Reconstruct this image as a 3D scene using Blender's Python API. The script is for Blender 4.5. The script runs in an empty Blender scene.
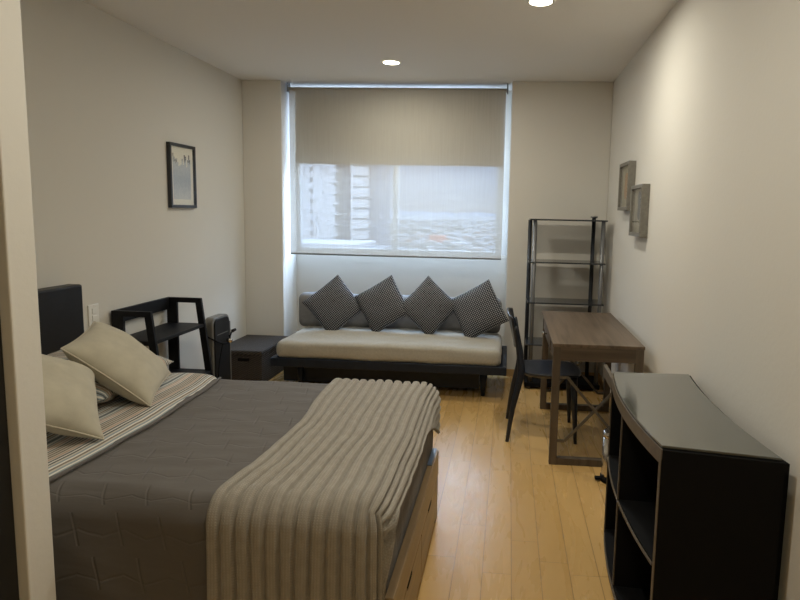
import bpy, bmesh, math, random
from mathutils import Vector, Matrix, noise
random.seed(7)
S = bpy.context.scene
C = S.collection
PI = math.pi

# ---------------------------------------------------------------- room sizes (metres)
XL, XR, YW, YG, HC, YB = -2.45, 0.862, 5.61, 5.98, 2.635, -1.6
RX0, RX1 = -2.085, -0.008          # window recess

# ---------------------------------------------------------------- materials
def mat(name, col, rough=0.6, metal=0.0, spec=0.5, bump=None, noise_col=None, coat=0, sheen=0):
    m = bpy.data.materials.new(name); m.use_nodes = True
    nt = m.node_tree; b = nt.nodes['Principled BSDF']
    b.inputs['Base Color'].default_value = (*col, 1); b.inputs['Roughness'].default_value = rough
    b.inputs['Metallic'].default_value = metal; b.inputs['Specular IOR Level'].default_value = spec
    if coat: b.inputs['Coat Weight'].default_value = coat
    if sheen: b.inputs['Sheen Weight'].default_value = sheen
    tc = nt.nodes.new('ShaderNodeTexCoord')
    if noise_col:
        sc, amt = noise_col
        n = nt.nodes.new('ShaderNodeTexNoise'); n.inputs['Scale'].default_value = sc; n.inputs['Detail'].default_value = 4
        nt.links.new(tc.outputs['Object'], n.inputs['Vector'])
        mp = nt.nodes.new('ShaderNodeMapRange'); mp.inputs['To Min'].default_value = 1-amt; mp.inputs['To Max'].default_value = 1+amt
        mp.inputs['From Min'].default_value = .3; mp.inputs['From Max'].default_value = .7
        nt.links.new(n.outputs['Fac'], mp.inputs['Value'])
        v = nt.nodes.new('ShaderNodeVectorMath'); v.operation = 'SCALE'; v.inputs[0].default_value = col
        nt.links.new(mp.outputs[0], v.inputs['Scale']); nt.links.new(v.outputs[0], b.inputs['Base Color'])
    if bump:
        sc, st, dist = bump
        n = nt.nodes.new('ShaderNodeTexNoise'); n.inputs['Scale'].default_value = sc; n.inputs['Detail'].default_value = 3
        nt.links.new(tc.outputs['Object'], n.inputs['Vector'])
        bp = nt.nodes.new('ShaderNodeBump'); bp.inputs['Strength'].default_value = st; bp.inputs['Distance'].default_value = dist
        nt.links.new(n.outputs['Fac'], bp.inputs['Height']); nt.links.new(bp.outputs[0], b.inputs['Normal'])
    return m

class NB:
    """tiny node-graph builder"""
    def __init__(s, m): s.nt = m.node_tree; s.b = s.nt.nodes['Principled BSDF']
    def n(s, t, **k):
        x = s.nt.nodes.new(t)
        for a, b in k.items(): setattr(x, a, b)
        return x
    def l(s, a, b): s.nt.links.new(a, b)
    def m(s, op, a, b=None, c=None):
        x = s.n('ShaderNodeMath', operation=op)
        for i, v in enumerate((a, b, c)):
            if v is None: continue
            if isinstance(v, (int, float)): x.inputs[i].default_value = v
            else: s.l(v, x.inputs[i])
        return x.outputs[0]
    def xyz(s, out='Object'):
        tc = s.n('ShaderNodeTexCoord'); sp = s.n('ShaderNodeSeparateXYZ'); s.l(tc.outputs[out], sp.inputs[0]); return sp.outputs
    def vec(s, a, b, c=0.0):
        x = s.n('ShaderNodeCombineXYZ')
        for i, v in enumerate((a, b, c)):
            if isinstance(v, (int, float)): x.inputs[i].default_value = v
            else: s.l(v, x.inputs[i])
        return x.outputs[0]
    def ramp(s, fac, stops, interp='LINEAR'):
        r = s.n('ShaderNodeValToRGB'); cr = r.color_ramp; cr.interpolation = interp
        while len(cr.elements) < len(stops): cr.elements.new(.5)
        for e, (p, c) in zip(cr.elements, stops): e.position = p; e.color = (*c, 1)
        s.l(fac, r.inputs[0]); return r.outputs[0]
    def mix(s, f, a, b, mode='MIX'):
        x = s.n('ShaderNodeMix', data_type='RGBA', blend_type=mode)
        for i, v in ((0, f), (6, a), (7, b)):
            if isinstance(v, (int, float)): x.inputs[i].default_value = v
            elif isinstance(v, tuple): x.inputs[i].default_value = (*v, 1)
            else: s.l(v, x.inputs[i])
        return x.outputs[2]
    def bump(s, h, st, dist, prev=None):
        x = s.n('ShaderNodeBump'); x.inputs['Strength'].default_value = st; x.inputs['Distance'].default_value = dist
        s.l(h, x.inputs['Height'])
        if prev is not None: s.l(prev, x.inputs['Normal'])
        return x.outputs[0]

M = {}
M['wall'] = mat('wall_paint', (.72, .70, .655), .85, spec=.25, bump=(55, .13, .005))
M['wall_left'] = mat('wall_paint_darker', (.65, .63, .575), .85, spec=.25, bump=(55, .12, .005))  # wall paint in a slightly darker tone, for the left wall
M['ceiling'] = mat('ceiling_paint', (.77, .755, .72), .9, spec=.2, bump=(40, .08, .004))
M['white'] = mat('white_plastic', (.78, .77, .72), .35)
M['frame_white'] = mat('white_window_frame', (.75, .76, .76), .4)
M['black'] = mat('black_lacquer', (.0065, .0068, .008), .42, spec=.4, noise_col=(30, .25))
M['black_matte'] = mat('black_matte', (.006, .006, .0065), .75, spec=.12)
M['black_wood'] = mat('black_stained_wood', (.006, .0063, .008), .5, spec=.25, noise_col=(40, .3))
M['blue_sheen'] = mat('dark_daybed_wood', (.007, .013, .026), .45, spec=.4, noise_col=(20, .2))  # blue reflection on the dark wood is put into its colour
M['chair'] = mat('dark_chair_plastic', (.013, .017, .027), .33, spec=.45)
M['silver'] = mat('silver_plastic', (.22, .215, .20), .4, metal=.5)
M['steel'] = mat('brushed_steel', (.62, .58, .52), .22, metal=1)
M['chrome'] = mat('chrome', (.8, .8, .8), .15, metal=1)
M['greymetal'] = mat('grey_metal_tube', (.20, .205, .215), .38, metal=.5)
M['darkpost'] = mat('dark_metal_tube', (.035, .04, .05), .45, metal=.3)
M['bluegrey'] = mat('blue_grey_rail_highlight', (.10, .14, .22), .3)  # bluish glint given as a base colour
M['greige'] = mat('greige_linen', (.50, .46, .365), .95, spec=.15, bump=(320, .35, .0012), noise_col=(18, .07), sheen=.15)
M['greige_pipe'] = mat('greige_piping', (.55, .50, .40), .9, spec=.15)
M['seatfab'] = mat('beige_seat_fabric', (.43, .405, .35), .95, spec=.15, bump=(28, .35, .006), noise_col=(60, .07), sheen=.15)
M['backfab'] = mat('grey_back_fabric', (.23, .225, .22), .95, spec=.15, bump=(150, .3, .002), noise_col=(30, .08))
M['tubefab'] = mat('beige_roller_fabric', (.38, .355, .30), .8)
M['edgeband'] = mat('brown_edge_band', (.105, .085, .062), .45, noise_col=(45, .2))
M['paper'] = mat('cream_paper', (.72, .70, .60), .7)
M['door'] = mat('dark_door_veneer', (.010, .009, .008), .55, noise_col=(12, .3))

# glass-topped cabinet
M['glasstop'] = mat('smoked_glass_top', (.085, .09, .082), .08, spec=.9, coat=.6)
M['shelfglass'] = mat('dark_shelf_glass', (.035, .04, .045), .18, spec=.8)

def wood_mat(name, c1, c2, axis, sc=1.0, rough=.45):
    m = mat(name, c1, rough, spec=.35); g = NB(m); X = g.xyz()
    stretch = [26, 26, 26]; stretch[axis] = 1.6
    v = g.vec(*[g.m('MULTIPLY', X[i], stretch[i]*sc) for i in range(3)])
    n = g.n('ShaderNodeTexNoise'); n.inputs['Scale'].default_value = 1; n.inputs['Detail'].default_value = 5; n.inputs['Distortion'].default_value = .6
    g.l(v, n.inputs['Vector'])
    col = g.ramp(n.outputs['Fac'], [(.28, c2), (.5, c1), (.75, tuple(min(1, c*1.35) for c in c1))])
    g.l(col, g.b.inputs['Base Color']); g.l(g.bump(n.outputs['Fac'], .12, .002), g.b.inputs['Normal'])
    return m
M['desk_top'] = wood_mat('desk_top_oak_laminate', (.135, .098, .068), (.075, .053, .036), 1, rough=.4)
M['desk_leg'] = wood_mat('desk_leg_laminate', (.105, .080, .056), (.07, .052, .037), 2)
M['desk_apron'] = wood_mat('desk_apron_laminate', (.115, .085, .058), (.07, .05, .035), 0)
M['brace'] = mat('desk_brace_metal', (.15, .13, .10), .4, metal=.4)
M['bed_wood'] = wood_mat('bed_frame_wood', (.25, .172, .092), (.18, .12, .06), 1, sc=.7, rough=.35)

# floor: maple boards running to the window
m = M['floor'] = mat('maple_laminate_floor', (.6, .4, .17), .22, spec=.5); g = NB(m); X = g.xyz()
W = .1215
r = g.m('DIVIDE', g.m('SUBTRACT', X[0], .056-W*40), W); ri = g.m('FLOOR', r); rf = g.m('FRACT', r)
wn = g.n('ShaderNodeTexWhiteNoise', noise_dimensions='1D'); g.l(ri, wn.inputs['W'])
yy = g.m('DIVIDE', g.m('ADD', X[1], g.m('MULTIPLY', wn.outputs['Value'], 3.1)), 1.05); yi = g.m('FLOOR', yy); yf = g.m('FRACT', yy)
w2 = g.n('ShaderNodeTexWhiteNoise', noise_dimensions='2D'); g.l(g.vec(ri, yi), w2.inputs['Vector'])
nz = g.n('ShaderNodeTexNoise'); nz.inputs['Scale'].default_value = 1; nz.inputs['Detail'].default_value = 4; nz.inputs['Distortion'].default_value = 1.2
g.l(g.vec(g.m('MULTIPLY', X[0], 16), g.m('ADD', g.m('MULTIPLY', X[1], 2.2), g.m('MULTIPLY', w2.outputs['Value'], 31)), ri), nz.inputs['Vector'])
base = g.ramp(w2.outputs['Value'], [(0, (.50, .305, .108)), (.5, (.56, .345, .125)), (1, (.62, .395, .155))])
base = g.mix(.35, base, g.ramp(nz.outputs['Fac'], [(.2, (.54, .34, .125)), (.8, (.64, .42, .17))]))
e1 = g.m('MULTIPLY', g.m('GREATER_THAN', rf, .016), g.m('LESS_THAN', rf, .984))
e2 = g.m('GREATER_THAN', yf, .0028)
e = g.m('MULTIPLY', e1, e2)
g.l(g.mix(e, (.34, .20, .075), base), g.b.inputs['Base Color'])
g.l(g.m('ADD', .20, g.m('MULTIPLY', nz.outputs['Fac'], .16)), g.b.inputs['Roughness'])
g.l(g.bump(e, .3, .0008), g.b.inputs['Normal'])

# baseboard wood
M['skirt'] = mat('wood_baseboard', (.50, .32, .14), .4)

# quilt: stitched chevrons, uses unrolled cloth coordinates in metres
def uvxy(g):
    u = g.n('ShaderNodeUVMap'); sp = g.n('ShaderNodeSeparateXYZ'); g.l(u.outputs[0], sp.inputs[0]); return sp.outputs
m = M['quilt'] = mat('dark_grey_quilt', (.125, .114, .107), .78, spec=.3, sheen=.12); g = NB(m); U = uvxy(g)
nn = g.n('ShaderNodeTexNoise'); nn.inputs['Scale'].default_value = 5; g.l(g.vec(U[0], U[1]), nn.inputs['Vector'])
wob = g.m('MULTIPLY', g.m('SUBTRACT', nn.outputs['Fac'], .5), .035)
row = g.m('DIVIDE', g.m('ADD', U[1], wob), .135); rI = g.m('FLOOR', row); rF = g.m('FRACT', row)
half = g.m('MULTIPLY', g.m('MODULO', g.m('ADD', rI, 100), 2), .5)
# straight stitch of each row, leaning a little
cx = g.m('FRACT', g.m('ADD', g.m('DIVIDE', g.m('ADD', U[0], g.m('MULTIPLY', rF, .03)), .14), half))
ln = g.m('ABSOLUTE', g.m('SUBTRACT', cx, .5))
l1 = g.m('MULTIPLY', g.m('SMOOTH_MIN', g.m('MULTIPLY', ln, 24), 1, .1), 1)
inr = g.m('MULTIPLY', g.m('GREATER_THAN', rF, .12), g.m('LESS_THAN', rF, .88))
h1 = g.m('ADD', g.m('MULTIPLY', l1, inr), g.m('SUBTRACT', 1, inr))
# zigzag between rows
zz = g.m('PINGPONG', g.m('ADD', U[0], wob), .07)
zl = g.m('ABSOLUTE', g.m('SUBTRACT', g.m('FRACT', g.m('ADD', row, g.m('MULTIPLY', zz, 2.6))), .5))
l2 = g.m('SMOOTH_MIN', g.m('MULTIPLY', zl, 22), 1, .1)
fold = g.n('ShaderNodeTexNoise'); fold.inputs['Scale'].default_value = 1; fold.inputs['Detail'].default_value = 3
g.l(g.vec(g.m('MULTIPLY', U[0], 5), g.m('MULTIPLY', U[1], 13)), fold.inputs['Vector'])
hh = g.m('ADD', g.m('ADD', g.m('MULTIPLY', h1, 1.3), g.m('MULTIPLY', l2, .5)), g.m('MULTIPLY', fold.outputs['Fac'], 1.3))
g.l(g.bump(hh, .42, .006), g.b.inputs['Normal'])

# knitted throw
m = M['knit'] = mat('taupe_rib_knit', (.27, .24, .20), .95, spec=.12, sheen=.15); g = NB(m); U = uvxy(g)
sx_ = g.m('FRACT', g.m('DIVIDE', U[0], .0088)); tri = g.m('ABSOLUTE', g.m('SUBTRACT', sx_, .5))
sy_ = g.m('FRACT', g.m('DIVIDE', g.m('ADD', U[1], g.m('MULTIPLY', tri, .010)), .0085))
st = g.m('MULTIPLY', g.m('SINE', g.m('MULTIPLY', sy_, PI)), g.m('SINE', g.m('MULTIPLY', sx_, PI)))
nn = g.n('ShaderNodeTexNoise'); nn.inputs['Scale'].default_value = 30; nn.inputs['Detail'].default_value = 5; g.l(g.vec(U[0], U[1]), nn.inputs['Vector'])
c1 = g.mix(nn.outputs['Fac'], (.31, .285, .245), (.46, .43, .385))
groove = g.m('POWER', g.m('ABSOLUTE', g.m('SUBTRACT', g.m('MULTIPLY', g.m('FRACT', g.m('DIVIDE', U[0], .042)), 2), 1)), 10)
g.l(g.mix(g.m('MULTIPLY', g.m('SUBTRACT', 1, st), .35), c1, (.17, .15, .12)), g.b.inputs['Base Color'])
g.l(g.bump(st, .5, .0022), g.b.inputs['Normal'])

# striped cotton (stripes follow u)
def striped(name, wash=0.0, axis=0):
    m = mat(name, (.5, .45, .4), .9, spec=.15, sheen=.1); g = NB(m); U = uvxy(g)
    nn = g.n('ShaderNodeTexNoise'); nn.inputs['Scale'].default_value = 6; g.l(g.vec(U[0], U[1]), nn.inputs['Vector'])
    u = g.m('ADD', U[axis], g.m('MULTIPLY', nn.outputs['Fac'], .012))
    t = g.m('FRACT', g.m('DIVIDE', u, .215))
    cr, bl, dk, og, br, wt = (.56, .52, .45), (.24, .30, .33), (.035, .042, .055), (.50, .32, .23), (.16, .115, .085), (.74, .72, .67)
    seq = [cr, br, cr, br, cr, og, cr, dk, wt, dk, cr, bl, wt, br, cr, bl, wt, bl, dk, bl, wt, bl, cr, og, wt, og, wt, dk, cr, br]
    stops = [(i/len(seq), c) for i, c in enumerate(seq)]
    col = g.ramp(t, stops, 'CONSTANT')
    col = g.mix(.15, col, cr)
    g.l(col, g.b.inputs['Base Color'])
    f = g.n('ShaderNodeTexNoise'); f.inputs['Scale'].default_value = 9; g.l(g.vec(U[0], U[1]), f.inputs['Vector'])
    g.l(g.bump(f.outputs['Fac'], .5, .012), g.b.inputs['Normal'])
    return m
M['stripe'] = striped('striped_cotton')
M['stripe2'] = striped('striped_pillow_cotton', axis=1)
M['orange_hem'] = mat('peach_hem', (.50, .33, .24), .9)

# houndstooth-like check for the scatter cushions
m = M['check'] = mat('black_white_check', (.2, .2, .2), .95, spec=.15); g = NB(m); U = uvxy(g)
P_ = .0150
a = g.m('DIVIDE', U[0], P_); b_ = g.m('DIVIDE', U[1], P_)
fa = g.m('ABSOLUTE', g.m('SUBTRACT', g.m('FRACT', a), .5)); fb = g.m('ABSOLUTE', g.m('SUBTRACT', g.m('FRACT', b_), .5))
dot = g.m('LESS_THAN', g.m('ADD', fa, fb), .34)
g.l(g.mix(dot, (.030, .034, .044), (.42, .43, .45)), g.b.inputs['Base Color'])

# wicker
m = M['wicker'] = mat('dark_wicker', (.03, .024, .022), .6, spec=.35); g = NB(m); X = g.xyz()
s1 = g.m('ADD', X[0], X[1])
a = g.m('SINE', g.m('MULTIPLY', s1, 2*PI/.026)); b_ = g.m('SINE', g.m('ADD', g.m('MULTIPLY', g.m('ADD', X[2], g.m('MULTIPLY', g.m('SUBTRACT', X[1], X[0]), .5)), 2*PI/.018), g.m('MULTIPLY', g.m('SIGN', a), 1.57)))
h = g.m('MULTIPLY', a, b_)
g.l(g.mix(g.m('ADD', .5, g.m('MULTIPLY', h, .5)), (.018, .015, .014), (.10, .085, .075)), g.b.inputs['Base Color'])
g.l(g.bump(h, .9, .006), g.b.inputs['Normal'])

# screen fabric of the roller blind: open weave, lets part of the view through
def fabric(name, col, trans, openness, tcol=None):
    m = bpy.data.materials.new(name); m.use_nodes = True; nt = m.node_tree; nt.nodes.clear()
    o = nt.nodes.new('ShaderNodeOutputMaterial'); d = nt.nodes.new('ShaderNodeBsdfDiffuse'); t = nt.nodes.new('ShaderNodeBsdfTranslucent')
    d.inputs[0].default_value = (*col, 1); t.inputs[0].default_value = (*(tcol or col), 1)
    x = nt.nodes.new('ShaderNodeMixShader'); x.inputs[0].default_value = trans
    nt.links.new(d.outputs[0], x.inputs[1]); nt.links.new(t.outputs[0], x.inputs[2])
    tr = nt.nodes.new('ShaderNodeBsdfTransparent'); y = nt.nodes.new('ShaderNodeMixShader')
    tc = nt.nodes.new('ShaderNodeTexCoord'); wv = nt.nodes.new('ShaderNodeTexNoise'); wv.inputs['Scale'].default_value = 1
    mp = nt.nodes.new('ShaderNodeMapping'); mp.inputs['Scale'].default_value = (70, 1, 3)
    nt.links.new(tc.outputs['Object'], mp.inputs[0]); nt.links.new(mp.outputs[0], wv.inputs['Vector'])
    mr = nt.nodes.new('ShaderNodeMapRange'); mr.inputs['To Min'].default_value = openness*.88; mr.inputs['To Max'].default_value = openness*1.12
    nt.links.new(wv.outputs['Fac'], mr.inputs['Value']); nt.links.new(mr.outputs[0], y.inputs[0])
    nt.links.new(x.outputs[0], y.inputs[1]); nt.links.new(tr.outputs[0], y.inputs[2]); nt.links.new(y.outputs[0], o.inputs[0])
    return m
M['screen'] = fabric('screen_fabric', (.60, .58, .53), .12, .42)
M['blackout'] = fabric('blackout_fabric', (.55, .49, .40), .05, 0.0)

def glass_mat(name, tint=(.97, .985, 1)):
    m = bpy.data.materials.new(name); m.use_nodes = True; nt = m.node_tree; nt.nodes.clear()
    o = nt.nodes.new('ShaderNodeOutputMaterial'); tr = nt.nodes.new('ShaderNodeBsdfTransparent'); tr.inputs[0].default_value = (*tint, 1)
    gl = nt.nodes.new('ShaderNodeBsdfGlossy'); gl.inputs['Roughness'].default_value = .02
    f = nt.nodes.new('ShaderNodeFresnel'); f.inputs[0].default_value = 1.45; x = nt.nodes.new('ShaderNodeMixShader')
    ge = nt.nodes.new('ShaderNodeNewGeometry'); mu = nt.nodes.new('ShaderNodeMath'); mu.operation = 'MULTIPLY'; iv = nt.nodes.new('ShaderNodeMath'); iv.operation = 'SUBTRACT'; iv.inputs[0].default_value = 1
    nt.links.new(ge.outputs['Backfacing'], iv.inputs[1]); nt.links.new(f.outputs[0], mu.inputs[0]); nt.links.new(iv.outputs[0], mu.inputs[1]); nt.links.new(mu.outputs[0], x.inputs[0]); nt.links.new(tr.outputs[0], x.inputs[1]); nt.links.new(gl.outputs[0], x.inputs[2]); nt.links.new(x.outputs[0], o.inputs[0])
    return m
M['glass'] = glass_mat('window_glass')
M['picglass'] = glass_mat('picture_glass', (1, 1, 1))

def emis(name, col, st):
    m = bpy.data.materials.new(name); m.use_nodes = True; nt = m.node_tree; nt.nodes.clear()
    o = nt.nodes.new('ShaderNodeOutputMaterial'); e = nt.nodes.new('ShaderNodeEmission'); e.inputs[0].default_value = (*col, 1); e.inputs[1].default_value = st
    nt.links.new(e.outputs[0], o.inputs[0]); return m
M['lamp'] = emis('lamp_diffuser', (1, .90, .66), 14)

# ---------------------------------------------------------------- mesh helpers
class B:
    def __init__(s): s.v = []; s.f = []; s.uv = []; s.mi = []
    def add(s, vs, fs, uvs=None, mi=0):
        o = len(s.v); s.v += [tuple(v) for v in vs]; s.f += [tuple(i+o for i in f) for f in fs]
        s.uv += (uvs if uvs else [(0, 0)]*len(vs)); s.mi += [mi]*len(fs); return s
    def box(s, x0, x1, y0, y1, z0, z1, mi=0):
        vs = [(x, y, z) for z in (z0, z1) for y in (y0, y1) for x in (x0, x1)]
        return s.add(vs, [(0, 2, 3, 1), (4, 5, 7, 6), (0, 1, 5, 4), (2, 6, 7, 3), (0, 4, 6, 2), (1, 3, 7, 5)], mi=mi)
    def hexa(s, bot, top, mi=0):   # two quads, counter-clockwise from above
        return s.add(list(bot)+list(top), [(3, 2, 1, 0), (4, 5, 6, 7), (0, 1, 5, 4), (1, 2, 6, 5), (2, 3, 7, 6), (3, 0, 4, 7)], mi=mi)
    def prism(s, poly, z0, z1, mi=0):
        n = len(poly); vs = [(x, y, z0) for x, y in poly]+[(x, y, z1) for x, y in poly]
        return s.add(vs, [tuple(range(n))[::-1], tuple(range(n, 2*n))]+[(i, (i+1) % n, n+(i+1) % n, n+i) for i in range(n)], mi=mi)
    def tube(s, pts, rad, n=10, mi=0, cap=True):
        pts = [Vector(p) for p in pts]; rs = rad if isinstance(rad, (list, tuple)) else [rad]*len(pts)
        t = (pts[1]-pts[0]).normalized(); up = Vector((0, 0, 1)) if abs(t.z) < .9 else Vector((1, 0, 0)); nx = t.cross(up).normalized()
        vs = []
        for i, p in enumerate(pts):
            a = pts[max(i-1, 0)]; b = pts[min(i+1, len(pts)-1)]; t = (b-a).normalized()
            nx = (nx-t*nx.dot(t)).normalized(); ny = t.cross(nx)
            for k in range(n):
                an = 2*PI*k/n; vs.append(p+(nx*math.cos(an)+ny*math.sin(an))*rs[i])
        fs = [(i*n+k, i*n+(k+1) % n, (i+1)*n+(k+1) % n, (i+1)*n+k) for i in range(len(pts)-1) for k in range(n)]
        if cap: fs += [tuple(range(n))[::-1], tuple(range((len(pts)-1)*n, len(pts)*n))]
        return s.add(vs, fs, mi=mi)
    def bar(s, a, b, w, h, up=(0, 0, 1), mi=0):    # rectangular bar from a to b
        a = Vector(a); b = Vector(b); t = (b-a).normalized(); u = Vector(up); sd = t.cross(u).normalized(); u = sd.cross(t).normalized()
        q = [(-1, -1), (1, -1), (1, 1), (-1, 1)]
        return s.add([a+sd*w/2*i+u*h/2*j for i, j in q]+[b+sd*w/2*i+u*h/2*j for i, j in q],
                     [(3, 2, 1, 0), (4, 5, 6, 7), (0, 1, 5, 4), (1, 2, 6, 5), (2, 3, 7, 6), (3, 0, 4, 7)], mi=mi)
    def lathe(s, cx, cy, prof, n=32, mi=0, capb=True, capt=True):
        vs = [(cx+r*math.cos(2*PI*k/n), cy+r*math.sin(2*PI*k/n), z) for r, z in prof for k in range(n)]
        fs = [(i*n+k, i*n+(k+1) % n, (i+1)*n+(k+1) % n, (i+1)*n+k) for i in range(len(prof)-1) for k in range(n)]
        if capb: fs.append(tuple(range(n))[::-1])
        if capt: fs.append(tuple(range((len(prof)-1)*n, len(prof)*n)))
        return s.add(vs, fs, mi=mi)
    def build(s, name, m, parent=None, smooth=False, bevel=0, loc=None, uv=False, merge=0, seg=2):
        off = Vector(loc) if loc is not None else (parent.matrix_world_loc if False else (Vector(WL[parent.name]) if parent else Vector((0, 0, 0))))
        me = bpy.data.meshes.new(name); me.from_pydata([Vector(v)-off for v in s.v], [], s.f)
        if uv:
            l = me.uv_layers.new(name='UVMap')
            for lp in me.loops: l.data[lp.index].uv = s.uv[lp.vertex_index]
        for mm in (m if isinstance(m, (list, tuple)) else [m]): me.materials.append(mm)
        for p, i in zip(me.polygons, s.mi): p.material_index = i; p.use_smooth = smooth
        bm = bmesh.new(); bm.from_mesh(me)
        if merge: bmesh.ops.remove_doubles(bm, verts=bm.verts, dist=merge)
        bmesh.ops.recalc_face_normals(bm, faces=bm.faces); bm.to_mesh(me); bm.free()
        o = bpy.data.objects.new(name, me); C.objects.link(o)
        if parent:
            o.parent = parent; WL[o.name] = tuple(off)
            if loc is not None: o.location = Vector(loc)-Vector(WL[parent.name])
        else:
            o.location = off; WL[o.name] = tuple(off)
        if bevel:
            md = o.modifiers.new('bevel', 'BEVEL'); md.width = bevel; md.segments = seg; md.limit_method = 'ANGLE'; md.angle_limit = .6
        return o
    def splay(s):                      # the cabinet's ends follow the radii of its bow
        out = []
        for x, y, z in s.v:
            t = (y-q0)/(q1-q0); u = (x-xfr(y))/D_
            out.append((x, y+u*(-.062*(1-t)+.02*t), z))
        s.v = out; return s
WL = {}
def tag(o, label, cat, group=None, kind=None):
    if label: o['label'] = label
    if cat: o['category'] = cat
    if group: o['group'] = group
    if kind: o['kind'] = kind
    return o
def thing(name, loc, label, cat, group=None):
    o = bpy.data.objects.new(name, None); o.location = loc; o.empty_display_size = .1; C.objects.link(o); WL[o.name] = tuple(loc)
    return tag(o, label, cat, group)
def struct(name, b, m, **k):
    o = b.build(name, m, **k); o['kind'] = 'structure'; return o
def copy_tree(o, parent=None):
    c = o.copy(); C.objects.link(c)
    if parent: c.parent = parent
    for ch in list(o.children): copy_tree(ch, c)
    return c
def nz3(x, y, z, s=1.0): return noise.noise(Vector((x*s, y*s, z*s)))

# rounded box with subdivided faces; fn(p, n, uv) -> displaced point
def rbox(x0, x1, y0, y1, z0, z1, r, nx, ny, nz, disp=None, faces='TBNSEW'):
    """returns B; the box surface pulled onto a rounded box. uv = unrolled metres"""
    b = B()
    def rnd(p):
        c = Vector((min(max(p.x, x0+r), x1-r), min(max(p.y, y0+r), y1-r), min(max(p.z, z0+r), z1-r)))
        d = p-c; L = d.length
        n = d/L if L > 1e-9 else Vector((0, 0, 1))
        return c+n*r if L > 1e-9 else p, n
    def grid(fn, uvf, na, nb):
        vs = []; uvs = []
        for i in range(na+1):
            for j in range(nb+1):
                p = Vector(fn(i/na, j/nb)); uv = uvf(p); q, n = rnd(p)
                if disp: q = disp(q, n, uv)
                vs.append(q); uvs.append(uv)
        b.add(vs, [(i*(nb+1)+j, (i+1)*(nb+1)+j, (i+1)*(nb+1)+j+1, i*(nb+1)+j+1) for i in range(na) for j in range(nb)], uvs)
    L = lambda a, c, t: a+(c-a)*t
    if 'T' in faces: grid(lambda s, t: (L(x0, x1, s), L(y0, y1, t), z1), lambda p: (p.x, p.y), nx, ny)
    if 'B' in faces: grid(lambda s, t: (L(x0, x1, s), L(y0, y1, t), z0), lambda p: (p.x, p.y), nx, ny)
    if 'S' in faces: grid(lambda s, t: (L(x0, x1, s), y0, L(z1, z0, t)), lambda p: (p.x, y0-(z1-p.z)), nx, nz)
    if 'N' in faces: grid(lambda s, t: (L(x0, x1, s), y1, L(z1, z0, t)), lambda p: (p.x, y1+(z1-p.z)), nx, nz)
    if 'E' in faces: grid(lambda s, t: (x1, L(y0, y1, s), L(z1, z0, t)), lambda p: (x1+(z1-p.z), p.y), ny, nz)
    if 'W' in faces: grid(lambda s, t: (x0, L(y0, y1, s), L(z1, z0, t)), lambda p: (x0-(z1-p.z), p.y), ny, nz)
    return b

# ================================================================ SETTING
T = .14
struct('floor', B().box(XL-T, XR+T, YB-T, YG+T, -.12, 0), M['floor'])
struct('ceiling', B().box(XL-T, XR+T, YB-T, YG+T, HC, HC+.15), M['ceiling'])
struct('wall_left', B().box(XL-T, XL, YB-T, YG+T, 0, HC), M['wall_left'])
struct('wall_right', B().box(XR, XR+T, YB-T, YG+T, 0, HC), M['wall'])
struct('wall_back', B().box(XL, XR, YB-T, YB, 0, HC), M['wall'])
# far wall: two piers and the low wall below the window
WZ0 = 1.085
b = B().box(XL, RX0, YW, YG+T, 0, HC); struct('wall_far_left', b, M['wall'], bevel=.006)
b = B().box(RX1, XR, YW, YG+T, 0, HC); struct('wall_far_right', b, M['wall'], bevel=.006)
b = B().box(RX0, RX1, YG, YG+T, 0, WZ0); struct('wall_below_window', b, M['wall'])
# wall end beside the camera
struct('wall_stub', B().box(XL, -1.25, 1.455, 1.55, 0, HC), M['wall'], bevel=.004)
d = struct('door_1', B().box(XL+.01, -1.278, 1.38, 1.452, 0, 2.2), M['door'])
# baseboards
struct('baseboard_far_left', B().box(XL, RX0, YW-.012, YW, 0, .065), M['skirt'])
struct('baseboard_far_right', B().box(RX1, XR, YW-.012, YW, 0, .065), M['skirt'])
struct('baseboard_right', B().box(XR-.012, XR, YB, YW-.012, 0, .065), M['skirt'])
struct('baseboard_left', B().box(XL, XL+.012, 1.56, YW-.012, 0, .065), M['skirt'])
# window
wx0, wx1 = RX0, RX1
MX0, MX1 = -1.13, -1.075
f = B(); F0, F1 = YG+.015, YG+.075
f.box(wx0, wx0+.035, F0, F1, WZ0, HC); f.box(wx1-.115, wx1, F0, F1, WZ0, HC)
f.box(wx0+.035, wx1-.115, F0, F1, WZ0, WZ0+.03); f.box(wx0+.035, wx1-.115, F0, F1, HC-.05, HC)
f.box(MX0, MX1, F0, F1, WZ0+.03, HC-.05)
fr = struct('window_1', f, M['frame_white'], bevel=.003)
gl = B().box(wx0+.035, MX0, YG+.042, YG+.048, WZ0+.03, HC-.05).build('pane', M['glass'], fr)
gl = B().box(MX1, wx1-.115, YG+.042, YG+.048, WZ0+.03, HC-.05).build('pane', M['glass'], fr)

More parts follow.
